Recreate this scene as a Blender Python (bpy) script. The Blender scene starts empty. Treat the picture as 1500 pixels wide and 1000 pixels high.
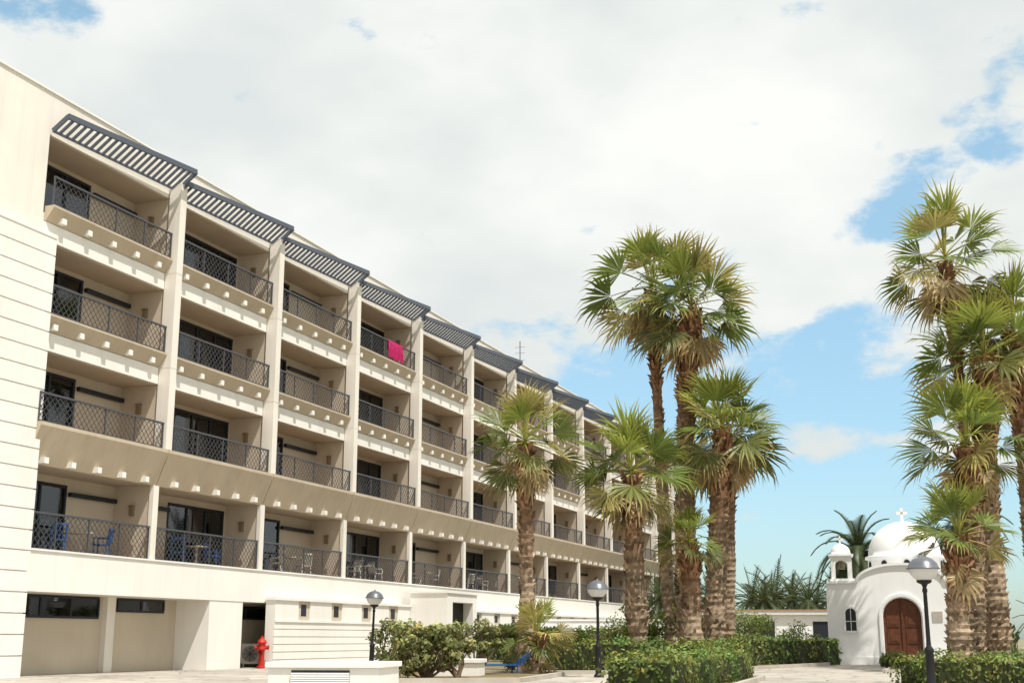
import bpy, math, random
from mathutils import Vector, Matrix
random.seed(7)
R=random.random
def U(a,b): return a+(b-a)*random.random()
scene=bpy.context.scene

# ------------------------------------------------------------------ materials
def nt(m):
    m.use_nodes=True
    n=m.node_tree; n.nodes.clear(); return n
def mat(name,col,rough=0.8,var=0.12,scale=1.5,bump=0.15,bscale=30,spec=0.3,metal=0.0,streak=0.0,col2=None,attr=False,trans=0.0):
    m=bpy.data.materials.new(name); t=nt(m); N=t.nodes; L=t.links
    out=N.new('ShaderNodeOutputMaterial'); p=N.new('ShaderNodeBsdfPrincipled')
    p.inputs['Roughness'].default_value=rough; p.inputs['Metallic'].default_value=metal
    p.inputs['Specular IOR Level'].default_value=spec
    tc=N.new('ShaderNodeTexCoord')
    if attr:
        a=N.new('ShaderNodeAttribute'); a.attribute_name='col'; src=a.outputs['Color']
    else:
        rgb=N.new('ShaderNodeRGB'); rgb.outputs[0].default_value=(*col,1); src=rgb.outputs[0]
        if col2:
            n2=N.new('ShaderNodeTexNoise'); n2.inputs['Scale'].default_value=scale*0.37; n2.inputs['Detail'].default_value=4
            L.new(tc.outputs['Object'],n2.inputs['Vector'])
            r2=N.new('ShaderNodeMapRange'); r2.inputs[1].default_value=0.4; r2.inputs[2].default_value=0.62
            L.new(n2.outputs['Fac'],r2.inputs[0])
            mx=N.new('ShaderNodeMix'); mx.data_type='RGBA'; mx.inputs[6].default_value=(*col,1); mx.inputs[7].default_value=(*col2,1)
            L.new(r2.outputs[0],mx.inputs[0]); src=mx.outputs[2]
    cur=src
    if var>0:
        no=N.new('ShaderNodeTexNoise'); no.inputs['Scale'].default_value=scale; no.inputs['Detail'].default_value=3
        L.new(tc.outputs['Object'],no.inputs['Vector'])
        mr=N.new('ShaderNodeMapRange'); mr.inputs[1].default_value=0.3; mr.inputs[2].default_value=0.7
        mr.inputs[3].default_value=1-var; mr.inputs[4].default_value=1+var*0.5
        L.new(no.outputs['Fac'],mr.inputs[0])
        vm=N.new('ShaderNodeVectorMath'); vm.operation='SCALE'
        L.new(src,vm.inputs[0]); L.new(mr.outputs[0],vm.inputs['Scale']); cur=vm.outputs[0]
    if streak>0:
        mp=N.new('ShaderNodeMapping'); mp.inputs['Scale'].default_value=(2.2,2.2,0.12)
        L.new(tc.outputs['Object'],mp.inputs[0])
        ns=N.new('ShaderNodeTexNoise'); ns.inputs['Scale'].default_value=1.6; ns.inputs['Detail'].default_value=4; ns.inputs['Roughness'].default_value=0.65
        L.new(mp.outputs[0],ns.inputs['Vector'])
        rs=N.new('ShaderNodeMapRange'); rs.inputs[1].default_value=0.5; rs.inputs[2].default_value=0.75; rs.inputs[3].default_value=1; rs.inputs[4].default_value=1-streak
        L.new(ns.outputs['Fac'],rs.inputs[0])
        v2=N.new('ShaderNodeVectorMath'); v2.operation='SCALE'
        L.new(cur,v2.inputs[0]); L.new(rs.outputs[0],v2.inputs['Scale']); cur=v2.outputs[0]
    L.new(cur,p.inputs['Base Color'])
    if bump>0:
        nb=N.new('ShaderNodeTexNoise'); nb.inputs['Scale'].default_value=bscale; nb.inputs['Detail'].default_value=2
        L.new(tc.outputs['Object'],nb.inputs['Vector'])
        b=N.new('ShaderNodeBump'); b.inputs['Strength'].default_value=bump; b.inputs['Distance'].default_value=0.02
        L.new(nb.outputs['Fac'],b.inputs['Height']); L.new(b.outputs[0],p.inputs['Normal'])
    if trans>0:
        tr=N.new('ShaderNodeBsdfTranslucent'); L.new(cur,tr.inputs['Color'])
        ms=N.new('ShaderNodeMixShader'); ms.inputs[0].default_value=trans
        L.new(p.outputs[0],ms.inputs[1]); L.new(tr.outputs[0],ms.inputs[2]); L.new(ms.outputs[0],out.inputs[0])
    else: L.new(p.outputs[0],out.inputs[0])
    return m
def paving(name,col,scale,joint=0.06,col2=None):
    m=mat(name,col,0.85,0.18,0.6,0,12,col2=col2)
    t=m.node_tree; N=t.nodes; L=t.links
    p=[n for n in N if n.type=='BSDF_PRINCIPLED'][0]
    tc=[n for n in N if n.type=='TEX_COORD'][0]
    src=p.inputs['Base Color'].links[0].from_socket
    v=N.new('ShaderNodeTexVoronoi'); v.feature='DISTANCE_TO_EDGE'; v.inputs['Scale'].default_value=scale
    L.new(tc.outputs['Object'],v.inputs['Vector'])
    r=N.new('ShaderNodeMapRange'); r.inputs[1].default_value=joint*0.4; r.inputs[2].default_value=joint; r.inputs[3].default_value=0.62; r.inputs[4].default_value=1
    L.new(v.outputs['Distance'],r.inputs[0])
    v2=N.new('ShaderNodeTexVoronoi'); v2.inputs['Scale'].default_value=scale; L.new(tc.outputs['Object'],v2.inputs['Vector'])
    sp=N.new('ShaderNodeSeparateColor'); L.new(v2.outputs['Color'],sp.inputs[0])
    r2=N.new('ShaderNodeMapRange'); r2.inputs[3].default_value=0.82; r2.inputs[4].default_value=1.08; L.new(sp.outputs[0],r2.inputs[0])
    mu=N.new('ShaderNodeMath'); mu.operation='MULTIPLY'; L.new(r.outputs[0],mu.inputs[0]); L.new(r2.outputs[0],mu.inputs[1])
    s=N.new('ShaderNodeVectorMath'); s.operation='SCALE'; L.new(src,s.inputs[0]); L.new(mu.outputs[0],s.inputs['Scale'])
    L.new(s.outputs[0],p.inputs['Base Color'])
    return m
def glass(name,tint,fac):
    m=bpy.data.materials.new(name); t=nt(m); N=t.nodes; L=t.links
    o=N.new('ShaderNodeOutputMaterial'); a=N.new('ShaderNodeBsdfTransparent'); a.inputs[0].default_value=(*tint,1)
    g=N.new('ShaderNodeBsdfGlossy'); g.inputs['Roughness'].default_value=0.03; g.inputs[0].default_value=(0.9,0.95,1,1)
    f=N.new('ShaderNodeFresnel'); f.inputs[0].default_value=1.5
    ad=N.new('ShaderNodeMath'); ad.operation='ADD'; ad.inputs[1].default_value=fac; L.new(f.outputs[0],ad.inputs[0])
    ms=N.new('ShaderNodeMixShader'); L.new(ad.outputs[0],ms.inputs[0]); L.new(a.outputs[0],ms.inputs[1]); L.new(g.outputs[0],ms.inputs[2])
    L.new(ms.outputs[0],o.inputs[0]); return m

M={}
M['plaster']=mat('cream_plaster',(0.77,0.73,0.655),0.85,0.06,0.8,0,25,streak=0.09)
M['plaster_w']=mat('pale_plaster',(0.81,0.785,0.73),0.85,0.06,0.5,0,25,streak=0.07)
M['inner']=mat('balcony_plaster_shaded',(0.55,0.48,0.375),0.9,0.08,0.7,0,25,streak=0.06)  # recess shade is put into this darker base colour
M['soffit']=mat('soffit_plaster_shaded',(0.46,0.40,0.315),0.9,0.08,0.7,0,25)  # ceiling shade put into the colour, darker than the slab plaster
M['tan']=mat('slope_plaster_shaded',(0.52,0.435,0.32),0.85,0.08,0.8,0,25,streak=0.13)  # tan tone is the shade of down-facing slopes, put into the colour
M['metal']=mat('slate_metal',(0.08,0.095,0.125),0.5,0,3,0,10,spec=0.4)
M['rail']=mat('rail_metal',(0.07,0.075,0.085),0.5,0,3,0,10,spec=0.4)
M['frame']=mat('dark_frame',(0.02,0.022,0.03),0.5,0,3,0)
M['glass']=glass('window_glass',(0.6,0.63,0.65),0.03)
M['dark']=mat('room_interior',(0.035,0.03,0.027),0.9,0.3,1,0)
M['curtain']=mat('curtain_cloth',(0.66,0.64,0.60),0.9,0.15,2,0)
M['lampbox']=mat('wall_lamp_bronze',(0.22,0.16,0.09),0.5,0.1,3,0)
M['white']=mat('white_limewash',(0.85,0.85,0.845),0.8,0.04,1.2,0,9,streak=0.05)
M['wood']=mat('door_wood',(0.13,0.045,0.02),0.5,0.3,6,0.1,20)
M['black']=mat('black_paint',(0.012,0.012,0.013),0.4,0,3,0)
M['opal']=mat('frosted_glass',(0.62,0.62,0.6),0.25,0,3,0,spec=0.5)
M['hat']=mat('lamp_hood_metal',(0.14,0.15,0.17),0.35,0.1,3,0,spec=0.5,metal=0.3)
M['red']=mat('red_paint',(0.5,0.03,0.02),0.4,0.15,5,0)
M['blue']=mat('blue_plastic',(0.03,0.11,0.32),0.4,0.1,5,0)
M['pink']=mat('pink_towel',(0.40,0.012,0.095),0.95,0.3,8,0)
M['acm']=mat('ac_casing',(0.6,0.58,0.52),0.5,0.1,3,0)
M['leaf']=mat('palm_leaf',(1,1,1),0.42,0,6,0,spec=0.4,attr=True,trans=0.38)
M['bushleaf']=mat('bush_leaf',(1,1,1),0.55,0,3,0,spec=0.3,attr=True,trans=0.25)
M['bark']=mat('palm_bark',(1,1,1),0.95,0.4,7,0,25,attr=True,spec=0.1)
M['twig']=mat('twig_bark',(0.16,0.11,0.07),0.9,0.3,5,0)
M['earth']=mat('earth',(0.25,0.18,0.11),0.95,0.3,1.2,0.5,8,col2=(0.14,0.13,0.05))
M['ground']=mat('ground_dry',(0.30,0.25,0.17),0.95,0.25,0.3,0.3,5,col2=(0.16,0.16,0.07))
M['pave']=paving('stone_paving',(0.43,0.39,0.335),1.1,0.05,col2=(0.48,0.44,0.38))
M['kerb']=mat('kerb_stone',(0.45,0.41,0.35),0.9,0.15,2,0)
M['tile']=mat('terracotta',(0.42,0.24,0.14),0.85,0.2,3,0)

# ------------------------------------------------------------------ mesh builder
class MB:
    def __init__(s): s.V=[];s.F=[];s.C=[];s.c=(1,1,1)
    def add(s,vs,fs):
        o=len(s.V)
        for v in vs: s.V.append((v[0],v[1],v[2])); s.C.append(s.c)
        for f in fs: s.F.append(tuple(i+o for i in f))
    def box(s,x0,x1,y0,y1,z0,z1):
        s.add([(x0,y0,z0),(x1,y0,z0),(x1,y1,z0),(x0,y1,z0),(x0,y0,z1),(x1,y0,z1),(x1,y1,z1),(x0,y1,z1)],
              [(0,3,2,1),(4,5,6,7),(0,1,5,4),(1,2,6,5),(2,3,7,6),(3,0,4,7)])
    def ub(s,u0,u1,v0,v1,z0,z1): s.box(v0,v1,u0,u1,z0,z1)   # hotel frame: u along facade, v outwards
    def prism(s,poly,fn,d0,d1):
        n=len(poly)
        s.add([fn(p[0],p[1],d0) for p in poly]+[fn(p[0],p[1],d1) for p in poly],
              [tuple(range(n))[::-1],tuple(range(n,2*n))]+[(i,(i+1)%n,(i+1)%n+n,i+n) for i in range(n)])
    def bar(s,a,b,t,t2=None):
        a=Vector(a);b=Vector(b);d=(b-a)
        if d.length<1e-5:return
        d.normalize(); up=Vector((0,0,1)) if abs(d.z)<0.95 else Vector((1,0,0))
        p=d.cross(up).normalized(); q=d.cross(p); t2=t2 or t
        p=p*t/2; q=q*t2/2
        s.add([a-p-q,a+p-q,a+p+q,a-p+q,b-p-q,b+p-q,b+p+q,b-p+q],[(0,3,2,1),(4,5,6,7),(0,1,5,4),(1,2,6,5),(2,3,7,6),(3,0,4,7)])
    def lathe(s,prof,c,seg=20):
        vs=[];fs=[]
        for r,z in prof:
            for i in range(seg):
                a=2*math.pi*i/seg; vs.append((c[0]+r*math.cos(a),c[1]+r*math.sin(a),c[2]+z))
        for j in range(len(prof)-1):
            for i in range(seg):
                k=(i+1)%seg; fs.append((j*seg+i,j*seg+k,(j+1)*seg+k,(j+1)*seg+i))
        s.add(vs,fs)
    def tube(s,pts,rad,seg=6):
        vs=[];fs=[];n=len(pts)
        for j in range(n):
            d=(Vector(pts[min(j+1,n-1)])-Vector(pts[max(j-1,0)])).normalized()
            up=Vector((0,0,1)) if abs(d.z)<0.9 else Vector((1,0,0))
            p=d.cross(up).normalized(); q=d.cross(p)
            for i in range(seg):
                a=2*math.pi*i/seg; vs.append(Vector(pts[j])+(p*math.cos(a)+q*math.sin(a))*rad[j])
        for j in range(n-1):
            for i in range(seg):
                k=(i+1)%seg; fs.append((j*seg+i,j*seg+k,(j+1)*seg+k,(j+1)*seg+i))
        s.add(vs,fs)
    def obj(s,name,m,parent=None,smooth=False,col=False,bevel=0):
        me=bpy.data.meshes.new(name); me.from_pydata(s.V,[],s.F); me.materials.append(m)
        if col:
            a=me.attributes.new('col','FLOAT_COLOR','POINT'); fl=[]
            for c in s.C: fl+= [c[0],c[1],c[2],1.0]
            a.data.foreach_set('color',fl)
        if smooth: me.polygons.foreach_set('use_smooth',[True]*len(me.polygons))
        me.update(); o=bpy.data.objects.new(name,me); scene.collection.objects.link(o)
        if parent: o.parent=parent
        if bevel:
            b=o.modifiers.new('bevel','BEVEL'); b.width=bevel; b.segments=2; b.limit_method='ANGLE'
        return o
def empty(name,loc=(0,0,0),rz=0):
    e=bpy.data.objects.new(name,None); scene.collection.objects.link(e); e.location=loc; e.rotation_euler=(0,0,rz); e.empty_display_size=0.3
    return e

# ------------------------------------------------------------------ hotel
PHI=math.radians(20.29)
SP,CP=math.sin(PHI),math.cos(PHI)
FX,FY=-23.45,8.67
def h2w(u,v,z=0): return (FX+u*SP+v*CP, FY+u*CP-v*SP, z)
hotel=empty('hotel_building',(FX,FY,0),-PHI)
L0=27.87; LB=6.5; NB=12
def P(k): return L0+LB*k
U0=28.35; UE=P(NB)+0.2
floors=[3.4,6.7,9.9,13.1]; ceil=[5.85,9.1,12.3,15.5]
W=MB();IN=MB();PW=MB();TN=MB();PIL=MB();BL=MB();RL=MB();FR=MB();GL=MB();DK=MB();CU=MB();LB_=MB();PG=MB();PP=MB();SO=MB();FL=MB()
# core + left block
W.ub(12,UE,-14,-2.4,0,16.45)
W.ub(12,28.3,-2.4,0.0,0,16.8)          # upper left wall
W.ub(28.3,UE,-0.5,0.0,15.5,16.8)       # roof parapet
W.ub(UE,UE+0.3,-14,0.02,0,16.8)        # end wall
W.ub(12,UE,-14.3,-14,0,16.8)
W.ub(28.3,UE,-2.4,-0.5,15.5,16.3)      # roof slab
PW.ub(12,UE+0.3,-0.55,0.05,16.8,16.86) # coping
# grooved block of left wing
z=0.0
PW.ub(12,28.52,0.0,0.30,0,12.28)
while z<12.2:
    z1=min(z+0.56,12.3); PW.ub(12,28.56,0.30,0.36,z+(0.035 if z>0 else 0),z1); z=z1
PW.ub(12,28.58,0.0,0.38,12.3,12.36)
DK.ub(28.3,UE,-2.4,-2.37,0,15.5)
bays=[]
for j in range(NB):
    a=U0 if j==0 else P(j)+0.1
    b=P(j+1)-0.1
    bays.append((a,b))
for fi,(f,c) in enumerate(zip(floors,ceil)):
    sb = 2.3 if fi==0 else ceil[fi-1]
    W.ub(28.3,UE,-2.37,0.0,sb,f)      # slab
    for j,(a,b) in enumerate(bays):
        SO.ub(a+0.004,b-0.004,-1.397,-0.06,c-0.03,c-0.003)      # thin soffit sheet, ceiling shade in its colour
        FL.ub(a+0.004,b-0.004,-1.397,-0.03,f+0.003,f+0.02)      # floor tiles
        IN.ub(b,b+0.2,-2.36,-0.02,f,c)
        odd=(j%2==0)
        d0,d1=(a+0.2,a+3.7) if odd else (b-3.6,b-0.12)
        if j==0: d0,d1=a+0.1,a+3.6
        dh=2.22 if fi else 2.2
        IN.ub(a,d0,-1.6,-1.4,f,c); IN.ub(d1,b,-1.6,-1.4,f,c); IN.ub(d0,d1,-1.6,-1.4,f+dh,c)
        FR.ub(d0,d1,-1.47,-1.37,f+dh-0.09,f+dh-0.002)
        FR.ub(d0,d1,-1.47,-1.37,f+0.022,f+0.08)
        n=3
        for q in range(n+1):
            x=d0+(d1-d0)*q/n; x=min(max(x,d0+0.04),d1-0.04); FR.ub(x-0.04,x+0.04,-1.465,-1.375,f+0.08,f+dh-0.09)
        GL.ub(d0,d1,-1.43,-1.42,f+0.08,f+dh-0.09)
        for q in range(n):
            rr=R()
            if rr<0.66:
                x0=d0+(d1-d0)*q/n; x1=x0+(d1-d0)/n*U(0.35,1.0)
                if R()<0.5: x0,x1=d0+(d1-d0)*(q+1)/n-(x1-x0),d0+(d1-d0)*(q+1)/n
                m_=14; vs=[];fs=[]
                for i in range(m_+1):
                    xx=x0+(x1-x0)*i/m_; vv=-1.52+0.035*(-1)**i
                    vs+=[(vv,xx,f+0.05),(vv,xx,f+dh-0.05)]
                for i in range(m_): fs.append((2*i,2*i+2,2*i+3,2*i+1))
                CU.add(vs,fs)
        if odd: FR.bar((-1.3,d1+0.05,f+1.93),(-1.3,b-0.05,f+1.93),0.13)
        else: FR.bar((-1.3,a+0.05,f+1.93),(-1.3,d0-0.05,f+1.93),0.13)
        LB_.ub(b-0.12,b,-0.72,-0.58,f+1.45,f+1.75); LB_.ub(b-0.15,b,-0.74,-0.56,f+1.75,f+1.79)
        g0=a if j==0 else P(j)+0.19; g1=P(j+1)-0.19
        fn=lambda v,zz,d: (v,d,zz)
        if fi>=2:
            TN.prism([(0.003,f-0.25),(0.06,f-0.25),(0.34,f+0.14),(0.34,f+0.2),(0.003,f+0.2)],fn,g0,g1)
            PP.ub(g0,g1,0.003,0.055,sb-0.002,f-0.27)
            nb=5
            for q in range(nb):
                x=g0+(g1-g0)*(q+0.5)/nb; BL.ub(x-0.09,x+0.09,0.07,0.27,f-0.22,f-0.05)
        elif fi==1:
            e0=g0-0.18+ (0.0 if j else 0.18); e1=g1+0.17
            TN.prism([(0.003,sb-0.05),(0.10,sb-0.05),(0.52,f+0.14),(0.52,f+0.24),(0.003,f+0.24)],fn,e0+0.015,e1-0.0)
            for q in range(5):
                x=g0+(g1-g0)*(q+0.5)/5; BL.ub(x-0.09,x+0.09,0.12,0.33,sb-0.02,sb+0.15)
        rv=0.24 if fi>=2 else (0.38 if fi==1 else 0.06)
        z0=f+0.27 if fi else f+0.10; z1=f+1.05
        if fi==1: z0+=0.03
        r0=g0+0.03; r1=g1-0.0
        if fi==0: r1=P(j+1)-0.16
        RL.ub(r0,r1,rv-0.035,rv+0.035,z1,z1+0.055); RL.ub(r0,r1,rv-0.02,rv+0.02,z0-0.04,z0)
        nps=4
        for q in range(nps+1):
            x=r0+0.02+(r1-r0-0.04)*q/nps
            RL.ub(x-0.018,x+0.018,rv-0.021,rv+0.021,(f+0.2 if fi else f+0.02),z1)
        H=z1-z0; ratio=0.95; pw=0.22; span=H*ratio
        x=r0-span
        while x<r1:
            for sg in (1,-1):
                ta,tb=0.0,1.0
                if sg==1:
                    ta=max(ta,(r0-x)/span); tb=min(tb,(r1-x)/span)
                    if tb>ta: RL.bar((rv-0.008,x+ta*span,z0+ta*H),(rv-0.008,x+tb*span,z0+tb*H),0.012,0.015)
                else:
                    ta=max(ta,(x+span-r1)/span); tb=min(tb,(x+span-r0)/span)
                    if tb>ta: RL.bar((rv+0.008,x+span-ta*span,z0+ta*H),(rv+0.008,x+span-tb*span,z0+tb*H),0.012,0.015)
            x+=pw
# F1 fascia
PW.ub(28.56,UE,0.003,0.14,2.3,3.42)
PW.ub(28.56,UE,0.10,0.18,3.42,3.47)
for j in range(1,NB+1):
    zz=6.95
    for ztop in (9.6,12.8,15.95):      # pillars cast in lifts with fine joints
        PIL.ub(P(j)-0.17,P(j)+0.17,0.05,0.50,zz,ztop); zz=ztop+0.018
    PIL.ub(P(j)-0.155,P(j)+0.155,0.05,0.485,6.96,15.94)
    PIL.ub(P(j)-0.14,P(j)+0.14,-0.02,0.13,3.47,5.80)
    PIL.ub(P(j)-0.08,P(j)+0.08,0.0,0.05,3.47,15.49)
# pergolas
for j,(a,b) in enumerate(bays):
    ua=(a if j==0 else a-0.05)-0.05; ue=b+0.22
    def pg(s_,t_): # s along, t outwards 0..1
        il=Vector((0.10,ua,15.60)); ir=Vector((0.12,ue,15.83)); ol=Vector((0.62,ua,15.98)); orr=Vector((0.86,ue,16.40))
        return (il.lerp(ir,s_)).lerp(ol.lerp(orr,s_),t_)
    PG.bar(pg(0,1),pg(1,1),0.07,0.17); PG.bar(pg(0,0),pg(1,0),0.05,0.07)
    PG.bar(pg(0,0),pg(0,1),0.05,0.15); PG.bar(pg(1,0),pg(1,1),0.05,0.15)
    for q in range(1,22):
        s_=q/22; PG.bar(pg(s_,0.02),pg(s_,0.98),0.045,0.09)
# ground storey
IN.ub(28.52,P(3.2),-1.4,-1.2,0,2.3)
FR.ub(28.56,28.72,0.0,0.12,0,2.29)
def strip_window(u0,u1,z0,z1,v,n):
    FR.ub(u0,u1,v,v+0.05,z1-0.07,z1); FR.ub(u0,u1,v,v+0.05,z0,z0+0.07)
    for q in range(n+1):
        x=u0+(u1-u0)*q/n; x=min(max(x,u0+0.03),u1-0.03); FR.ub(x-0.035,x+0.035,v+0.001,v+0.06,z0+0.07,z1-0.07)
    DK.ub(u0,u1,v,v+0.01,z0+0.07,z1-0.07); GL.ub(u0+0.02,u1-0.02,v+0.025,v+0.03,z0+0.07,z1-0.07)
strip_window(29.6,33.6,1.62,2.28,-1.2,3)
strip_window(34.5,37.0,1.85,2.28,-1.2,2)
W.ub(33.8,34.2,-1.2,-1.0,0,2.3)
PW.ub(P(1.52),P(1.84),-1.2,0.0,0,2.3); PW.ub(P(1.52),P(1.84),0.0,0.12,0,2.298)
strip_window(P(1.86)+0.1,P(2.5),1.72,2.2,-1.2,2)
# low projecting wall
def lowwall(u0,u1,v,top):
    PW.ub(u0,u1,0.2,v-0.06,0,top-0.1)
    PW.ub(u0-0.05,u1+0.02,0.2,v+0.06,top-0.1,top)
    PW.ub(u0,u1,v-0.06,v+0.03,1.62,1.70)
    x=u0; step=2.6
    while x<u1-0.5:
        e=min(x+step,u1)
        PW.ub(x,min(x+1.7,e),v-0.06,v-0.005,1.70,top-0.1)
        if x+1.7<e:
            IN.ub(x+1.71,e-0.01,v-0.058,v-0.05,1.71,top-0.11)
            FR.ub(x+1.95,e-0.25,v-0.05,v-0.045,1.85,top-0.22)
        x=e
    z=0.0
    while z<1.6:
        z1=min(z+0.27,1.62); PW.ub(u0,u1,v-0.06,v-0.012,z+0.03,z1); z=z1
lowwall(P(2.06),P(3.85),0.6,2.5)
lowwall(56.4,UE,0.6,2.42)
# utility block
ua,ub_=52.9,56.4
PP.ub(ua,ub_,0.6,1.9,0,3.0)
PP.ub(ua,53.5,1.9,2.4,0,3.0); PP.ub(55.9,ub_,1.9,2.4,0,3.0); PP.ub(53.5,55.9,1.9,2.4,2.62,3.0)
PP.ub(ua-0.06,ub_+0.06,0.55,2.46,3.0,3.08)
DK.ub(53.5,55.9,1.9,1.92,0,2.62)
AN=MB(); 
ax,av=P(7.6),-3.0
AN.bar((av,ax,16.4),(av,ax,20.2),0.05)
for zz in (18.9,19.4,19.8): AN.bar((av-0.35,ax,zz),(av+0.35,ax,zz),0.02)
for o,nm,mm in ((W,'outer_walls','plaster'),(IN,'balcony_walls','inner'),(PW,'plinth_and_fascia','plaster_w'),(TN,'sloped_parapets','tan'),(PP,'parapet_bands','plaster_w'),
    (PIL,'pillars','plaster'),(BL,'beam_ends','plaster_w'),(RL,'balcony_railings','rail'),(FR,'door_frames','frame'),(GL,'window_panes','glass'),(SO,'soffits','soffit'),(FL,'balcony_floors','tile'),
    (DK,'room_interiors','dark'),(CU,'curtains','curtain'),(LB_,'wall_lamps','lampbox'),(PG,'pergolas','metal'),(AN,'roof_antenna','metal')):
    o.obj(nm,M[mm],hotel)

def chair(u,v,z,rot,m='blue'):
    b=MB()
    for sx in (-0.22,0.22):
        for sy in (-0.2,0.2): b.bar((sx,sy,0),(sx*0.9,sy*0.9,0.43),0.035)
        b.bar((sx,-0.2,0.43),(sx,-0.28,0.9),0.04); b.bar((sx,-0.22,0.64),(sx,0.2,0.64),0.05,0.03); b.bar((sx,0.2,0.43),(sx,0.2,0.64),0.035)
    b.box(-0.23,0.23,-0.21,0.23,0.42,0.46)
    for i in range(5):
        x=-0.18+i*0.09; b.bar((x,-0.21,0.46),(x,-0.285,0.88),0.055,0.015)
    b.bar((-0.24,-0.285,0.9),(0.24,-0.285,0.9),0.05,0.06)
    o=b.obj('balcony_chair',M[m]); o.location=h2w(u,v,z+0.02); o.rotation_euler=(0,0,rot)
def table(u,v,z):
    b=MB(); b.lathe([(0,0.70),(0.38,0.70),(0.4,0.715),(0.38,0.73),(0,0.73)],(0,0,0),20); b.bar((0,0,0.05),(0,0,0.7),0.06)
    for i in range(4):
        a=i*math.pi/2+0.4; b.bar((0,0,0.08),(0.3*math.cos(a),0.3*math.sin(a),0.01),0.04)
    o=b.obj('balcony_table',M['acm']); o.location=h2w(u,v,z+0.02)
for (j,f) in ((0,0),(1,0),(2,0),(3,0),(4,0),(5,0)):
    a,b=bays[j]
    cm='blue' if (f==0 and j<2) else 'acm'
    chair(a+2.6,-0.8,floors[f],U(0,6),cm); chair(a+4.7,-0.8,floors[f],U(0,6),cm); table(a+3.7,-0.8,floors[f])
# towel over rail
b=MB(); a0=P(3)+3.35; vs=[];fs=[]; nn=20
for i in range(nn+1):
    x=a0+i*1.5/nn; w=0.035*math.sin(i*1.3)
    vs+=[(0.19,x,13.75),(0.20,x,14.19),(0.24,x,14.235),(0.29,x,14.19),(0.30+w,x,13.75),(0.31+1.5*w,x,13.42+0.04*math.sin(i*0.5))]
for i in range(nn):
    for q in range(5): fs.append((i*6+q,i*6+q+1,i*6+q+7,i*6+q+6))
b.add(vs,fs); o=b.obj('beach_towel',M['pink'],smooth=True); o.location=(FX,FY,0); o.rotation_euler=(0,0,-PHI)

# air conditioner
b=MB(); b.box(-0.40,0.40,-0.16,0.16,0.12,0.85)
for sx in (-0.3,0.3): b.box(sx-0.03,sx+0.03,-0.16,0.16,0,0.12)
ac=empty('air_conditioner',h2w(42.15,-0.85),math.radians(15))
b.obj('casing',M['acm'],ac,bevel=0.015)
b=MB()
for r in (0.08,0.14,0.2,0.26):
    for i in range(24):
        a=i*math.pi/12; c=(i+1)*math.pi/12
        b.bar((r*math.cos(a)-0.08,-0.18,0.48+r*math.sin(a)),(r*math.cos(c)-0.08,-0.18,0.48+r*math.sin(c)),0.02)
for i in range(8):
    a=i*math.pi/4; b.bar((-0.08,-0.175,0.48),(-0.08+0.26*math.cos(a),-0.175,0.48+0.26*math.sin(a)),0.02)
b.obj('fan_grille',M['frame'],ac)
# hydrant
hy=empty('fire_hydrant',(-8.98,47.0,0)); b=MB()
b.lathe([(0.17,0),(0.17,0.06),(0.11,0.08),(0.11,0.62),(0.15,0.64),(0.15,0.70),(0.13,0.72),(0.13,0.85),(0.17,0.87),(0.17,0.91),(0.13,0.98),(0.05,1.05),(0.04,1.12),(0,1.12)],(0,0,0),16)
b.tube([(-0.22,0,0.72),(0.22,0,0.72)],[0.07,0.07],10); b.tube([(-0.25,0,0.72),(-0.20,0,0.72)],[0.085,0.085],10); b.tube([(0.20,0,0.72),(0.25,0,0.72)],[0.085,0.085],10)
b.tube([(0,-0.24,0.55),(0,0,0.55)],[0.09,0.08],10)
b.obj('body',M['red'],hy,smooth=False)

# ------------------------------------------------------------------ lamps
def lamp(x,y,lean=0,h=2.62):
    e=empty('street_lamp',(x,y,0)); e.rotation_euler=(0,lean,0)
    b=MB(); b.lathe([(0.13,0),(0.13,0.05),(0.10,0.08),(0.085,0.1),(0.08,0.75),(0.095,0.78),(0.095,0.82),(0.05,0.88),(0.042,1.0),(0.038,1.9),(0.05,1.92),(0.05,1.97),(0.035,2.0),(0.06,2.06),(0.14,2.10),(0.15,2.14),(0,2.14)],(0,0,0),16)
    b.obj('post',M['black'],e,smooth=True)
    b=MB(); b.lathe([(0.13,2.14),(0.2,2.19),(0.26,2.27),(0.285,2.36)],(0,0,0),24); b.obj('bowl',M['opal'],e,smooth=True)
    b=MB(); b.lathe([(0.28,2.36),(0.32,2.355),(0.325,2.375),(0.30,2.39),(0.27,2.47),(0.19,2.55),(0.09,2.595),(0.03,2.605),(0.025,2.64),(0,2.65)],(0,0,0),24); b.obj('hood',M['hat'],e,smooth=True)
lamp(8.12,25.5); lamp(2.37,36); lamp(-4.72,44,math.radians(1.5))

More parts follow.
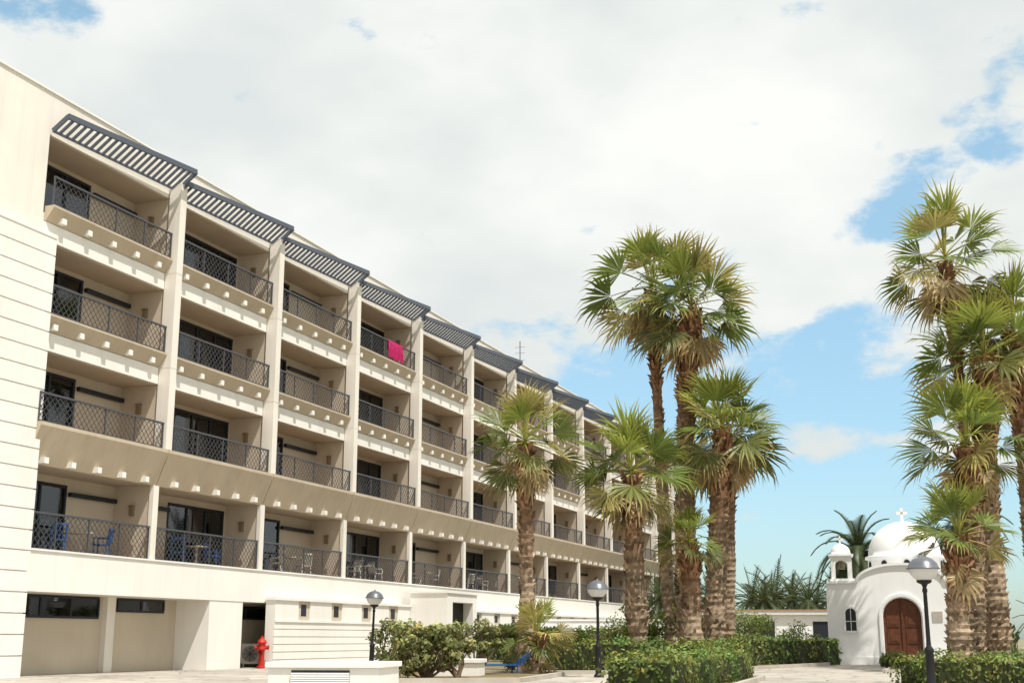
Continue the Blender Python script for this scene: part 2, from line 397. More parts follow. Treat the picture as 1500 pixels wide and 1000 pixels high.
# ------------------------------------------------------------------ palms
WIND=Vector((-0.10,0,0))
def frond(b,o,az,el,Lp,Rf,droop,col,seg=20):
    d=Vector((math.cos(az)*math.cos(el),math.sin(az)*math.cos(el),math.sin(el)))
    pts=[];rad=[]; p=Vector(o); dd=d.copy(); n=5
    for i in range(n+1):
        pts.append(p.copy()); rad.append(0.028-0.013*i/n)
        p=p+dd*(Lp/n); dd=(dd+Vector((0,0,-0.07*droop))).normalized()
    b.c=(min(col[0]*1.6+0.05,0.5),min(col[1]*1.4+0.03,0.45),col[2]*1.1)
    b.tube(pts,rad,4)
    hub=pts[-1]; f=dd
    s=f.cross(Vector((0,0,1)))
    if s.length<0.1: s=Vector((-math.sin(az),math.cos(az),0))
    s.normalize(); nrm=s.cross(f).normalized()
    tw=U(-0.8,0.8); s=(s*math.cos(tw)+nrm*math.sin(tw)).normalized(); nrm=s.cross(f).normalized()
    if nrm.z<0: nrm=-nrm
    spread=math.radians(U(76,108)); dA=2*spread/seg
    lf=U(0.1,0.4)
    for i in range(seg):
        if R()<0.03: continue
        a=-spread+dA*(i+0.5)+U(-0.03,0.03)
        L=Rf*(0.68+0.32*math.cos(a*0.75))*U(0.88,1.12)
        di=(f*math.cos(a)+s*math.sin(a)+nrm*lf*abs(math.sin(a))).normalized()
        si=(-f*math.sin(a)+s*math.cos(a)).normalized()
        ni=di.cross(si).normalized()
        w=0.52*L*math.tan(dA/2)
        k=U(0.35,1.5)*droop
        g=Vector((0,0,-1))+WIND
        c0=hub+di*0.03
        c1=hub+di*L*0.5+g*(0.02*L*k)
        d2=(di+g*0.22*k+si*U(-.08,.08)).normalized(); c2=c1+d2*L*0.27
        d3=(d2+g*0.95*k+si*U(-.2,.2)).normalized(); c3=c2+d3*L*0.29
        fo=ni*(w*0.5*(1 if i%2 else -1))
        br=U(0.7,1.3); cc=(col[0]*br,col[1]*br,col[2]*br)
        b.c=cc
        o0=len(b.V)
        b.add([c0,c1-si*w+fo*0.5,c1-fo*0.5,c1+si*w+fo*0.5,c2-si*w*0.42,c2+si*w*0.42,c3],[(0,1,2),(0,2,3),(1,4,2),(2,5,3),(2,4,5),(4,6,5)])
        tipc=(min(cc[0]*1.9+0.08,0.5),min(cc[1]*1.4+0.05,0.4),cc[2]*1.4)
        b.C[o0+6]=tipc; b.C[o0+4]=b.C[o0+5]=(cc[0]*1.2,cc[1]*1.08,cc[2])
def trunk(b,base,top,r0,r1,boots=0.0,tone=(0.38,0.285,0.20),top_tone=(0.27,0.145,0.08)):
    base=Vector(base);top=Vector(top); H=(top-base).length; n=max(int(H/0.11),6); seg=14
    bend=Vector((U(-1,1),U(-1,1),0))*0.02*H
    off=len(b.V)
    def cen(t): return base.lerp(top,t)+bend*math.sin(t*math.pi)
    ph=U(0,6)
    def prof(t): return 1+0.07*math.sin(t*9+ph)+0.05*math.sin(t*23+ph*2)
    for j in range(n+1):
        t=j/n; c=cen(t); rr=(r0+(r1-r0)*t)*prof(t)
        if t<0.06: rr*=1.0+0.35*(1-t/0.06)
        rr*=(1.0+(0.06 if j%2 else -0.04)+U(-0.04,0.04))
        tt=min(max((t-0.4)/0.4,0),1); g=U(0.5,1.1)
        b.c=tuple((tone[q]*(1-tt)+top_tone[q]*tt)*g for q in range(3))
        ring=[]
        for i in range(seg):
            a=2*math.pi*i/seg; r_=rr*(1+U(-0.07,0.07)); ring.append((c.x+r_*math.cos(a),c.y+r_*math.sin(a),c.z))
        b.add(ring,[])
    for j in range(n):
        for i in range(seg):
            k=(i+1)%seg; b.F.append((off+j*seg+i,off+j*seg+k,off+(j+1)*seg+k,off+(j+1)*seg+i))
    z=0.15; row=0
    while z<H*0.995:
        t=z/H; dens=boots*(0.65+0.35*math.sin(t*14+ph)) if t<0.72 else max(boots,0.9)
        c=cen(t); rr=(r0+(r1-r0)*t)*prof(t); nb_=max(int(2*math.pi*rr/0.19),6)
        for i in range(nb_):
            if R()>dens: continue
            a=2*math.pi*(i+0.5*(row%2)+U(-.15,.15))/nb_
            o=Vector((math.cos(a),math.sin(a),0)); s=Vector((-math.sin(a),math.cos(a),0)); w=U(0.05,0.10)
            p=c+o*rr*0.93+Vector((0,0,U(-.03,.03))); ln=U(0.10,0.24)*(1.0+0.7*(t>0.72)); out=U(0.05,0.14)*(1+0.6*(t>0.72))
            tt=min(max((t-0.4)/0.4,0),1); g=U(0.35,1.65)
            b.c=tuple(min((tone[q]*(1-tt)+top_tone[q]*tt)*g,0.6) for q in range(3))
            q=p+o*out+Vector((0,0,ln))
            b.add([p-s*w,p+s*w,q+s*w*0.6,q-s*w*0.6,p+Vector((0,0,ln*0.8))],[(0,1,2,3),(1,4,2),(0,3,4),(3,2,4)])
        z+=0.14; row+=1
def palm(bx,by,tx,ty,tz,rad,r0,r1,boots=0.6,n=28,dead=6,name='fan_palm_tree',low=118):
    e=empty(name,(bx,by,0)); 
    top=Vector((tx-bx,ty-by,tz))
    b=MB(); trunk(b,(0,0,0),top,r0,r1,boots); b.obj('trunk',M['bark'],e,col=True)
    b=MB(); ga=2.39996
    for i in range(n):
        q=(i+0.5)/n
        el=math.radians(80-low*q**0.9+U(-14,14)); az=i*ga+U(-0.4,0.4)
        Lp=rad*U(0.42,0.68)*(0.7+0.3*q); Rf=rad*U(0.46,0.60)
        yl=R()
        if q<0.35: col=(0.22,0.26,0.05)
        elif q<0.8: col=(0.14,0.185,0.042)
        else: col=(0.16,0.175,0.05)
        if yl<0.18: col=(0.33,0.29,0.10)
        g=U(0.65,1.4); col=tuple(c*g for c in col)
        frond(b,top+Vector((0,0,0.1+0.25*(1-q))),az,el,Lp,Rf,0.3+0.8*q,col)
    for i in range(dead):
        az=U(0,6.28); el=math.radians(U(-75,-35)); g=U(0.8,1.3)
        frond(b,top+Vector((0,0,-0.05-U(0,0.35))),az,el,rad*U(0.25,0.42),rad*U(0.4,0.5),1.5,(0.40*g,0.31*g,0.16*g),seg=13)
    for i in range(3):
        az=U(0,6.28); el=math.radians(U(75,88)); d=Vector((math.cos(az)*math.cos(el),math.sin(az)*math.cos(el),math.sin(el))); b.c=(0.3,0.32,0.1)
        b.tube([top,top+d*rad*0.5,top+d*rad*U(0.8,1.0)],[0.03,0.035,0.006],4)
    b.obj('crown',M['leaf'],e,col=True)
    return e
palm(0.45,39,0.40,39,6.75,1.85,0.23,0.18,0.75,26,5)
palm(4.3,44,4.12,44,6.45,2.4,0.37,0.26,0.9,28,5)
palm(6.15,50.5,5.75,50.5,14.9,2.9,0.25,0.19,0.2,26,11)
palm(6.55,48.5,7.1,48.8,13.6,2.9,0.40,0.33,0.65,29,8)
palm(7.15,47,7.85,47,8.45,2.65,0.41,0.30,0.9,29,8)
palm(9.05,55,9.5,55,9.2,2.5,0.24,0.2,0.2,22,7)
palm(6.15,44.6,6.15,44.6,4.1,1.5,0.37,0.27,0.9,18,3)
palm(0.72,37.4,0.72,37.4,0.9,1.25,0.2,0.18,0.9,20,3)
palm(16.5,46.4,16.45,46.4,14.9,2.8,0.22,0.17,0.2,23,9)
palm(16.6,44.6,16.95,44.6,10.7,2.75,0.43,0.33,0.85,26,7,low=108)
palm(15.0,43,15.45,43,7.3,2.5,0.41,0.31,0.9,25,6,low=105)
palm(14.0,41,14.25,41,4.0,2.0,0.39,0.30,0.9,20,3,low=92)
palm(19.0,46.5,18.6,46,12.0,2.7,0.36,0.28,0.6,24,7)

def pfrond(b,o,az,el,L,droop,col,n=18,wid=0.32):
    d=Vector((math.cos(az)*math.cos(el),math.sin(az)*math.cos(el),math.sin(el))); p=Vector(o); pts=[];ds=[]
    for i in range(n+1):
        pts.append(p.copy()); ds.append(d.copy()); p=p+d*(L/n); d=(d+Vector((0,0,-0.09*droop))).normalized()
    b.c=(col[0]*1.6,col[1]*1.4,col[2]); b.tube(pts[::3],[0.03]*len(pts[::3]),3)
    for i in range(2,n+1):
        f=ds[i]; s=f.cross(Vector((0,0,1))).normalized() if abs(f.z)<0.98 else Vector((1,0,0)); nn=s.cross(f)
        ll=wid*L*0.5*math.sin(math.pi*(0.12+0.85*i/n))**0.6
        for sg in (-1,1):
            for q in (0,0.5):
                g=U(0.65,1.35); b.c=tuple(c*g for c in col)
                pp=pts[i]-f*(L/n)*q; dr=(s*sg+f*0.75+nn*0.35+Vector((0,0,-0.25))).normalized()
                b.add([pp-f*0.035,pp+f*0.035,pp+dr*ll*U(0.8,1.1)],[(0,1,2)])
def date_palm(x,y,z,rad,n=46,name='date_palm_tree',r=0.3,nl=18):
    e=empty(name,(x,y,0))
    b=MB(); trunk(b,(0,0,0),(0,0,z),r*1.1,r,0.6); b.obj('trunk',M['bark'],e,col=True)
    b=MB(); crown_date(b,(0,0,z),rad,n,nl); b.obj('crown',M['leaf'],e,col=True)
def crown_date(b,o,rad,n,nl,sp=100):
    for i in range(n):
        q=(i+0.5)/n; el=math.radians(80-sp*q+U(-8,8)); g=U(0.7,1.2)
        pfrond(b,Vector(o),i*2.4+U(-.2,.2),el,rad*U(1.05,1.25),1.0+1.0*q,(0.075*g,0.105*g,0.042*g),nl)
date_palm(17.75,66,5.0,2.6,n=70,nl=24)
date_palm(24.5,70,6.9,2.6,n=44)

# distant mass of palms and shrubs
b=MB()
for i in range(34):
    x=U(-2,60); y=U(92,120); crown_date(b,(x,y,U(2.6,4.6)),U(1.8,2.6),24,9,115)
    b.c=(0.12,0.09,0.06); b.tube([(x,y,0),(x,y,3)],[0.25,0.2],6)
for i in range(22):
    x=10.5+i*0.85+U(-.4,.4); y=U(82,92); z=U(2.9,4.2); crown_date(b,(x,y,z),U(1.6,2.3),38,10,135)
    b.c=(0.12,0.09,0.06); b.tube([(x,y,0),(x,y,z)],[0.25,0.2],6)
b.obj('distant_palm_trees',M['leaf'],col=True)

# ------------------------------------------------------------------ leaves / hedges / shrubs
def leafquad(b,p,n,size,col):
    n=Vector(n)+Vector((U(-1,1),U(-1,1),U(-1,1)))*0.8
    if n.length<0.01: n=Vector((0,0,1))
    n.normalize(); t=n.cross(Vector((U(-1,1),U(-1,1),U(-1,1)))).normalized(); s=n.cross(t)
    a=size*U(0.7,1.3); w=a*0.5; p=Vector(p); b.c=col
    b.add([p-t*a,p+s*w,p+t*a,p-s*w],[(0,1,2,3)])
b=MB()
for i in range(60):
    x=U(-5,58); y=U(95,112); r=U(1.2,2.4); z=U(0.5,1.6); tone=U(0.7,1.2)
    if i<26: x=U(11,36); y=U(94,97)
    for _ in range(150):
        v=Vector((random.gauss(0,1),random.gauss(0,1),random.gauss(0,1))).normalized()
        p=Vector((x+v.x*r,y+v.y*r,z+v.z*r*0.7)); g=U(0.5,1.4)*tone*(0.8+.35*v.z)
        if p.z>0: leafquad(b,p,v,0.30,(0.10*g,0.13*g,0.045*g))
b.obj('distant_bushes',M['bushleaf'],col=True)
def hedge(x0,y0,x1,y1,w,h,name='trimmed_hedge',dens=110,size=0.075):
    e=empty(name,(x0,y0,0),0); d=Vector((x1-x0,y1-y0,0)); L=d.length; d.normalize(); s=Vector((-d.y,d.x,0))
    def loc(a,c,z): return d*a+s*c+Vector((0,0,z))
    b=MB(); m=0.07
    vs=[loc(a,c,z) for z in (0,h-m) for a,c in ((m,-w/2+m),(L-m,-w/2+m),(L-m,w/2-m),(m,w/2-m))]
    b.add(vs,[(4,5,6,7),(0,1,5,4),(1,2,6,5),(2,3,7,6),(3,0,4,7)])
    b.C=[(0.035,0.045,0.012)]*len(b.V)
    def put(a,c,z,n):
        l=0.07*math.sin(a*2.7+c*3)+0.06*math.sin(a*6.1+z*5)+U(-0.09,0.08)
        p=loc(a,c,z)+Vector(n)*l
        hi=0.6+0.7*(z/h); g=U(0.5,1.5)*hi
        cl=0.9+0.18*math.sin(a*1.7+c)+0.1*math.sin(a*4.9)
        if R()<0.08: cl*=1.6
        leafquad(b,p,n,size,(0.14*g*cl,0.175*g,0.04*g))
    for _ in range(int(L*w*dens)): put(U(0,L),U(-w/2,w/2),h+U(-.03,.05),(0,0,1))
    for sg in (-1,1):
        for _ in range(int(L*h*dens)): put(U(0,L),sg*w/2,U(0,h),s*sg)
    for a,sg in ((0,-1),(L,1)):
        for _ in range(int(w*h*dens)): put(a,U(-w/2,w/2),U(0,h),d*sg)
    b.obj('foliage',M['bushleaf'],e,col=True)
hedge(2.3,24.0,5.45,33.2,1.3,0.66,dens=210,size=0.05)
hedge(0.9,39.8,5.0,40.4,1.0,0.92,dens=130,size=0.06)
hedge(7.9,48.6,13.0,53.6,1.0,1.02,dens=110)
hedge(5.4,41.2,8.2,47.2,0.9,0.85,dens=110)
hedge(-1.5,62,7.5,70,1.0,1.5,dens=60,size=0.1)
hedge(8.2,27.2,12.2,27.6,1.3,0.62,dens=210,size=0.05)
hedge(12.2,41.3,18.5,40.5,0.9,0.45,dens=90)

def shrub(x,y,clumps,size=0.07,n=420,col=(0.16,0.20,0.06),name='garden_shrub',stems=True):
    e=empty(name,(x,y,0)); b=MB(); t=MB()
    for (cx,cy,cz,r) in clumps:
        if stems:
            mid=(cx*0.45+U(-.1,.1),cy*0.45,cz*0.5); t.tube([(U(-.06,.06),U(-.06,.06),0),mid,(cx,cy,cz)],[0.04,0.03,0.012],5)
        tone=U(0.75,1.3)
        for _ in range(n):
            v=Vector((random.gauss(0,1),random.gauss(0,1),random.gauss(0,1))).normalized(); rr=r*U(0.4,1.2)**0.7*(1+0.25*math.sin(v.x*5+cx*9)*math.cos(v.z*6))
            p=Vector((cx,cy,cz))+Vector((v.x*rr,v.y*rr,v.z*rr*0.85))
            if p.z<0.03: continue
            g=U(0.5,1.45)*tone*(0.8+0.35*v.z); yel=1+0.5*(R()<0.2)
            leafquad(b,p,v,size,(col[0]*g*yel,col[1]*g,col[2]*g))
    b.obj('foliage',M['bushleaf'],e,col=True)
    if stems: t.obj('stems',M['twig'],e)
def clumps(n,wx,wy,z0,z1,r0,r1): return [(U(-wx,wx),U(-wy,wy),U(z0,z1),U(r0,r1)) for _ in range(n)]
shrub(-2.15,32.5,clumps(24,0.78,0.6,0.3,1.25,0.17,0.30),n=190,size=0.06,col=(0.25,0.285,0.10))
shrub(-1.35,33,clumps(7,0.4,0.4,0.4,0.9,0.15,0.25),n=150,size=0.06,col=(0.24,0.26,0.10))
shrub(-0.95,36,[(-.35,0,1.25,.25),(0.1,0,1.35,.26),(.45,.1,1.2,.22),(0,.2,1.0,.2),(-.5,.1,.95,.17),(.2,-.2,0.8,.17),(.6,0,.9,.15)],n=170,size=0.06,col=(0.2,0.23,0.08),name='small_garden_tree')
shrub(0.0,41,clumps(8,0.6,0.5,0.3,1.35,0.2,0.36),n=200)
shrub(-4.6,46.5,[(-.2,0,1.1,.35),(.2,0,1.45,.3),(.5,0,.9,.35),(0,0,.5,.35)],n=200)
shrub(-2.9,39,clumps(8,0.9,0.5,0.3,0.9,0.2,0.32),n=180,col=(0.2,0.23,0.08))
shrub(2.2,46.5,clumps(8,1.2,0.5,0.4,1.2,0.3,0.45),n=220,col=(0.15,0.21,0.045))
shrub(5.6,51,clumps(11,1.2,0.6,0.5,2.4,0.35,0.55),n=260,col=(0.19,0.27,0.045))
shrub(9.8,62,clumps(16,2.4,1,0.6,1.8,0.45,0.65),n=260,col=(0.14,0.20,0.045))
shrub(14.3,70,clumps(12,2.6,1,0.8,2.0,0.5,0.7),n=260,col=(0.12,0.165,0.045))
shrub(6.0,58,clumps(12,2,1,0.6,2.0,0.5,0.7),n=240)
shrub(12.9,44.8,clumps(6,0.4,0.4,0.15,0.45,0.15,0.28),n=180)
def spiky(x,y,s=0.8,name='spiky_garden_plant'):
    e=empty(name,(x,y,0)); b=MB()
    for i in range(46):
        az=U(0,6.28); el=U(0.35,1.45); L=s*U(0.7,1.1); d=Vector((math.cos(az)*math.cos(el),math.sin(az)*math.cos(el),math.sin(el))); sd=Vector((-math.sin(az),math.cos(az),0))*0.03
        g=U(0.6,1.3); b.c=(0.16*g,0.19*g,0.08*g); m_=d*L*0.6; tp=d*L+Vector((0,0,-0.12*L))
        b.add([-sd,sd,m_+sd*1.2,m_-sd*1.2,tp],[(0,1,2,3),(3,2,4)])
    b.obj('blades',M['leaf'],e,col=True)
for x,y,s in ((3.3,42.3,.8),(5.2,43.2,.9),(8.6,47,.9),(13.1,41.8,.8),(16.2,42.3,1.1),(17.2,42,1.0),(14.9,41.6,.9)): spiky(x,y,s)

# ------------------------------------------------------------------ chapel
ch=empty('white_chapel',(15.9,53.0,0),math.radians(-13))
Wh=MB()
def arch_pts(cx,w,h,n=14):
    r=w/2; return [(cx+r,0)]+[(cx+r*math.cos(math.pi*i/n),h-r+r*math.sin(math.pi*i/n)) for i in range(n+1)]+[(cx-r,0)]
def gable(x0,x1,sh,gw,gh,n=20):
    return [(x1,sh)]+[(gw*math.cos(math.pi*i/n),sh+0.02+gh*math.sin(math.pi*i/n)) for i in range(n+1)]+[(x0,sh)]
fx=lambda x,z,d:(x,d,z)
outer=[(-2.95,0)]+gable(-2.95,2.95,3.26,1.75,0.70)[::-1]+[(2.95,0)]
Wh.prism(outer+arch_pts(-0.02,1.5,2.65),fx,0,0.35)
Wh.prism([(-2.9,0)]+gable(-2.9,2.9,3.2,1.70,0.66)[::-1]+[(2.9,0)],fx,0.35,7.0)
g=gable(-2.95,2.95,3.26,1.75,0.70)
for p,q in zip(g[:-1],g[1:]): Wh.bar((p[0],0.02,p[1]+0.03),(q[0],0.02,q[1]+0.03),0.22,0.10)
ap=arch_pts(-0.02,1.7,2.76,16)
for p,q in zip(ap[:-1],ap[1:]): Wh.bar((p[0],-0.01,p[1]),(q[0],-0.01,q[1]),0.12,0.12)
Wh.box(-1.1,1.1,-0.55,0.0,0,0.06)
Wh.box(-3.05,-0.86,-0.05,0.0,0,0.30); Wh.box(0.86,3.05,-0.05,0.0,0,0.30)
DW=MB()
for cx in (-2.05,2.05):
    ap=[(x,z+1.30) for x,z in arch_pts(cx,0.5,0.98,12)]; 
    for p,q in zip(ap,ap[1:]+ap[:1]): Wh.bar((p[0],-0.02,p[1]),(q[0],-0.02,q[1]),0.09,0.08)
    DW.prism([(x,z+1.30) for x,z in arch_pts(cx,0.46,0.95,12)],fx,-0.015,0.05)
Wh.obj('walls',M['white'],ch)
WF=MB()
for cx in (-2.05,2.05):
    WF.bar((cx,-0.03,1.32),(cx,-0.03,2.22),0.03); WF.bar((cx-0.22,-0.03,1.72),(cx+0.22,-0.03,1.72),0.03)
WF.obj('window_bars',M['opal'],ch)
DX=0.45
D=MB(); D.lathe([(1.55,3.2),(1.55,4.35),(1.66,4.38),(1.66,4.48),(1.54,4.52)]+[(1.52*math.cos(a),4.52+1.48*math.sin(a)) for a in [i*math.pi/2/12 for i in range(13)]],(DX,3.2,0),40)
D.obj('dome',M['white'],ch,smooth=True)
for i in range(10):
    a=2*math.pi*i/10+0.3; c=Vector((DX+1.55*math.cos(a),3.2+1.55*math.sin(a),0)); o=Vector((math.cos(a),math.sin(a),0)); s=Vector((-o.y,o.x,0))
    DW.prism(arch_pts(0,0.26,0.6,8),lambda x,z,d,c=c,o=o,s=s:tuple(c+s*x+o*d+Vector((0,0,3.68+z))),-0.05,0.015)
DW.obj('window_openings',M['frame'],ch)
X=MB()
def cross(x,y,z,s): X.bar((x,y,z),(x,y,z+s),s*0.2); X.bar((x-s*0.38,y,z+s*0.64),(x+s*0.38,y,z+s*0.64),s*0.2)
cross(DX,3.2,5.98,0.62)
T=MB(); TS=MB()
for cx in (-2.3,2.3):
    T.box(cx-0.5,cx+0.5,0.02,1.02,3.27,3.45)
    for (ox,oy,rx) in ((0,0.08,1),(0,0.84,1)):
        T.prism([(-0.42,0)]+[(-0.42,0.92),(0.42,0.92),(0.42,0)]+arch_pts(0,0.5,0.78,10),lambda x,z,d,cx=cx,oy=oy:(cx+x,oy+d,3.45+z),0,0.12)
    for ox in (-0.42,0.30):
        T.prism([(-0.32,0)]+[(-0.32,0.918),(0.32,0.918),(0.32,0)]+arch_pts(0,0.44,0.78,10),lambda x,z,d,cx=cx,ox=ox:(cx+ox+0.001+d,0.52+x,3.45+z),0,0.118)
    T.box(cx-0.5,cx+0.5,0.0,1.04,4.37,4.45)
    TS.lathe([(0.42,4.45),(0.42,4.5)]+[(0.4*math.cos(a),4.5+0.4*math.sin(a)) for a in [i*math.pi/2/8 for i in range(9)]],(cx,0.52,0),24)
    cross(cx,0.52,4.88,0.34)
T.obj('bell_turrets',M['white'],ch); TS.obj('turret_domes',M['white'],ch,smooth=True); X.obj('crosses',M['white'],ch)
B=MB(); B.lathe([(0,4.2),(0.05,4.2),(0.08,4.1),(0.1,3.95),(0.15,3.88),(0.15,3.86),(0,3.86)],(-2.3,0.52,0),14); B.obj('bell',M['lampbox'],ch,smooth=True)
Dr=MB(); Dr.prism([(x,z) for x,z in arch_pts(-0.02,1.5,2.65)],fx,0.18,0.26)
for sx in (-0.39,0.35):
    for z0,z1 in ((0.2,0.75),(0.85,1.4),(1.5,1.95)): Dr.box(sx-0.24,sx+0.24,0.15,0.182,z0,z1); Dr.box(sx-0.16,sx+0.16,0.135,0.151,z0+0.08,z1-0.08)
Dr.box(-0.05,0.01,0.13,0.18,0.02,2.6)
Dr.obj('door',M['wood'],ch)
Pl=MB(); Pl.box(1.15,1.55,-0.03,0.0,1.7,2.1); Pl.obj('plaque',M['kerb'],ch)

# ------------------------------------------------------------------ background low buildings
bg=empty('garden_bungalow',(15.5,76,0),math.radians(-6)); b=MB()
b.box(-6,4.2,0,6,0,2.4); b.box(-6.15,4.35,-0.25,6.2,2.4,2.6); b.obj('walls',M['white'],bg)
b=MB(); b.box(-4.6,-3.4,-0.03,0.0,1.0,2.0); b.box(-1.2,-0.2,-0.03,0,0.9,2.0); b.box(2.0,3.2,-0.03,0.0,1.0,2.0); b.obj('windows',M['frame'],bg)
b=MB(); b.box(-6.2,4.4,-0.3,6.3,2.6,2.68); b.obj('roof_edge',M['tile'],bg)
gw=empty('garden_wall',(-3,74,0),math.radians(-2)); b=MB(); b.box(0,12,0,0.25,0,2.0); b.box(-0.05,12.05,-0.05,0.3,2.0,2.1); b.obj('wall',M['white'],gw)

def service(x,y,w,d,h,rz,grille=True,name='masonry_service_box'):
    e=empty(name,(x,y,0),rz); b=MB(); b.box(-w/2,w/2,-d/2,d/2,0,h-0.1); b.box(-w/2-0.05,w/2+0.05,-d/2-0.05,d/2+0.05,h-0.1,h); b.obj('box',M['plaster_w'],e,bevel=0.01)
    if grille:
        g=MB(); g.box(-0.6,0.5,-d/2-0.02,-d/2,0.1,h-0.14)
        g.obj('grille_recess',M['frame'],e); g=MB()
        for i in range(8): z=0.12+i*(h-0.28)/8; g.bar((-0.6,-d/2-0.03,z),(0.5,-d/2-0.03,z),0.03,0.03)
        g.obj('louvres',M['white'],e)
service(-3.35,24.9,2.1,1.6,0.60,math.radians(-8))
service(-1.55,35.2,1.5,0.9,0.5,math.radians(-10),False)
b=MB(); b.box(-0.9,0.5,-0.3,0.3,0.28,0.33); b.bar((0.5,0,0.3),(0.95,0,0.65),0.6,0.05)
for x in (-0.8,0.45):
    for y in (-0.27,0.27): b.bar((x,y,0),(x,y,0.28),0.04)
o=b.obj('sun_lounger',M['blue']); o.location=(-0.35,37.3,0); o.rotation_euler=(0,0,0.3)

# ------------------------------------------------------------------ ground
b=MB(); b.add([(-900,-300,0),(900,-300,0),(900,1500,0),(-900,1500,0)],[(0,1,2,3)]); b.obj('ground',M['ground']).location=(0,0,-0.012)
b=MB(); b.add([(-40,-5,0),(30,-5,0),(30,62,0),(-2,76,0),(-12,76,0),(-40,0,0)],[(0,1,2,3,4,5)]); o=b.obj('pavement',M['pave']); o.location=(0,0,-0.004)
def bed(name,poly):
    e=empty(name); b=MB(); b.prism([(x,y) for x,y in poly],lambda x,y,d:(x,y,d),0.0,0.07); b.obj('soil',M['earth'],e)
    k=MB(); n=len(poly)
    for i in range(n):
        p,q=poly[i],poly[(i+1)%n]; k.bar((p[0],p[1],0.05),(q[0],q[1],0.05),0.14,0.12)
    k.obj('kerb',M['kerb'],e)
bed('planting_bed',[(0.3,38.9),(5.2,39.6),(9.2,46.5),(12.6,52.3),(12.2,55),(8,58),(-1.5,58),(-1.5,41)])
bed('planting_bed',[(11.4,40.2),(20,39.5),(20,48.5),(14,47.5)])
bed('planting_bed',[(-3.4,31.3),(0.2,31.7),(1.5,37.6),(-3.6,40.5)])
bed('planting_bed',[(1.5,22.8),(3.2,22.6),(6.4,33.6),(4.6,34.2)])
bed('planting_bed',[(7.4,26.2),(13,26.2),(13,28.6),(7.4,28.2)])

# ------------------------------------------------------------------ world / light
w=bpy.data.worlds.new('World'); scene.world=w; w.use_nodes=True; t=w.node_tree; N=t.nodes; L=t.links; N.clear()
EL=63; AZ=144
out=N.new('ShaderNodeOutputWorld')
sky=N.new('ShaderNodeTexSky'); sky.sky_type='NISHITA'; sky.sun_disc=False; sky.sun_elevation=math.radians(EL); sky.sun_rotation=math.radians(AZ); sky.air_density=1.0; sky.dust_density=0.6; sky.ozone_density=1.0
tc=N.new('ShaderNodeTexCoord')
sx=N.new('ShaderNodeSeparateXYZ'); L.new(tc.outputs['Generated'],sx.inputs[0])
tr=N.new('ShaderNodeValToRGB'); tr.color_ramp.elements[0].position=0.0; tr.color_ramp.elements[0].color=(0.36,0.44,0.51,1); tr.color_ramp.elements[1].position=0.42; tr.color_ramp.elements[1].color=(0.95,1.0,0.80,1)
L.new(sx.outputs['Z'],tr.inputs[0])
tint=N.new('ShaderNodeMix'); tint.data_type='RGBA'; tint.blend_type='MULTIPLY'; tint.inputs[0].default_value=1
L.new(sky.outputs[0],tint.inputs[6]); L.new(tr.outputs[0],tint.inputs[7])
dbl=N.new('ShaderNodeVectorMath'); dbl.operation='SCALE'; dbl.inputs['Scale'].default_value=2.0; L.new(tint.outputs[2],dbl.inputs[0])
bs=N.new('ShaderNodeBackground'); bs.inputs[1].default_value=0.135; L.new(dbl.outputs[0],bs.inputs[0])
def patch(c,s,amp):
    sub=N.new('ShaderNodeVectorMath'); sub.operation='SUBTRACT'; sub.inputs[1].default_value=c; L.new(tc.outputs['Generated'],sub.inputs[0])
    mu=N.new('ShaderNodeVectorMath'); mu.operation='MULTIPLY'; mu.inputs[1].default_value=(1/s[0],1/s[1],1/s[2]); L.new(sub.outputs[0],mu.inputs[0])
    ln=N.new('ShaderNodeVectorMath'); ln.operation='LENGTH'; L.new(mu.outputs[0],ln.inputs[0])
    mr=N.new('ShaderNodeMapRange'); mr.interpolation_type='SMOOTHSTEP'; mr.inputs[1].default_value=1.5; mr.inputs[2].default_value=0.2; mr.inputs[3].default_value=0; mr.inputs[4].default_value=amp
    L.new(ln.outputs['Value'],mr.inputs[0]); return mr.outputs[0]
def mth(op,a,b_):
    m_=N.new('ShaderNodeMath'); m_.operation=op; L.new(a,m_.inputs[0]); L.new(b_,m_.inputs[1]); return m_.outputs[0]
ps=[patch((0.18,0.972,0.085),(0.32,0.5,0.15),1.85),patch((0.305,0.898,0.319),(0.05,0.3,0.04),0.9),patch((0.360,0.862,0.372),(0.045,0.3,0.05),0.85),patch((-0.335,0.836,0.450),(0.06,0.3,0.03),0.95)]
cur=ps[0]
for q in ps[1:]: cur=mth('MAXIMUM',cur,q)
for c_,s_,a_ in (((0.215,0.964,0.143),(0.06,0.3,0.022),1.0),((0.34,0.93,0.135),(0.07,0.3,0.04),0.9),((0.19,0.975,0.090),(0.035,0.3,0.012),0.9)):
    cur=mth('SUBTRACT',cur,patch(c_,s_,a_))
mp=N.new('ShaderNodeMapping'); mp.inputs['Scale'].default_value=(1,1,1.8); mp.inputs['Location'].default_value=(3.1,0.7,1.9); L.new(tc.outputs['Generated'],mp.inputs[0])
n1=N.new('ShaderNodeTexNoise'); n1.inputs['Scale'].default_value=11; n1.inputs['Detail'].default_value=6; n1.inputs['Roughness'].default_value=0.6; L.new(mp.outputs[0],n1.inputs['Vector'])
sc=N.new('ShaderNodeMath'); sc.operation='MULTIPLY_ADD'; sc.inputs[1].default_value=3.2; sc.inputs[2].default_value=-1.6; L.new(n1.outputs['Fac'],sc.inputs[0])
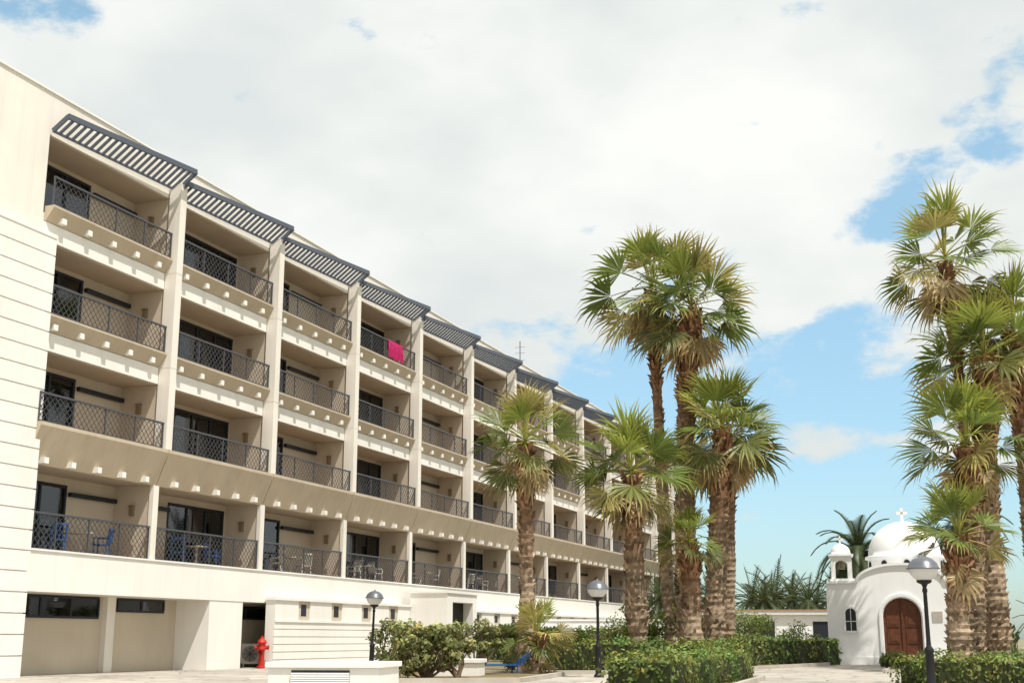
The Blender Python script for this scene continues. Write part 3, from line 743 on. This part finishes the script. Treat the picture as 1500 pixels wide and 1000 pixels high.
ad=N.new('ShaderNodeMath'); ad.operation='ADD'; L.new(cur,ad.inputs[0]); L.new(sc.outputs[0],ad.inputs[1])
bl=N.new('ShaderNodeMapRange'); bl.interpolation_type='SMOOTHSTEP'; bl.inputs[1].default_value=0.42; bl.inputs[2].default_value=0.95; L.new(ad.outputs[0],bl.inputs[0])
n2=N.new('ShaderNodeTexNoise'); n2.inputs['Scale'].default_value=3.4; n2.inputs['Detail'].default_value=5; n2.inputs['Roughness'].default_value=0.5; L.new(mp.outputs[0],n2.inputs['Vector'])
cr=N.new('ShaderNodeValToRGB'); cr.color_ramp.elements[0].position=0.36; cr.color_ramp.elements[0].color=(0.76,0.81,0.80,1); cr.color_ramp.elements[1].position=0.60; cr.color_ramp.elements[1].color=(0.99,1.0,0.965,1)
L.new(n2.outputs['Fac'],cr.inputs[0])
bc=N.new('ShaderNodeBackground'); bc.inputs[1].default_value=1.0; L.new(cr.outputs[0],bc.inputs[0])
mx=N.new('ShaderNodeMixShader'); L.new(bl.outputs[0],mx.inputs[0]); L.new(bc.outputs[0],mx.inputs[1]); L.new(bs.outputs[0],mx.inputs[2]); L.new(mx.outputs[0],out.inputs[0])

sd=bpy.data.lights.new('sun','SUN'); sd.energy=5.0; sd.angle=math.radians(0.5); sd.color=(1,0.955,0.88)
so=bpy.data.objects.new('sun',sd); scene.collection.objects.link(so)
e_=math.radians(EL); a_=math.radians(AZ)
dv=Vector((math.sin(a_)*math.cos(e_),math.cos(a_)*math.cos(e_),math.sin(e_)))
so.rotation_euler=dv.to_track_quat('Z','Y').to_euler(); so.location=(0,0,60)

cd=bpy.data.cameras.new('camera'); cam=bpy.data.objects.new('camera',cd); scene.collection.objects.link(cam); scene.camera=cam
cam.location=(0,0,1.02); cam.rotation_euler=(math.radians(90+13.13),0,0); cd.sensor_width=36; cd.lens=44.76; cd.clip_end=4000; cd.clip_start=0.1
scene.view_settings.view_transform='Standard'; scene.view_settings.look='None'; scene.view_settings.exposure=0
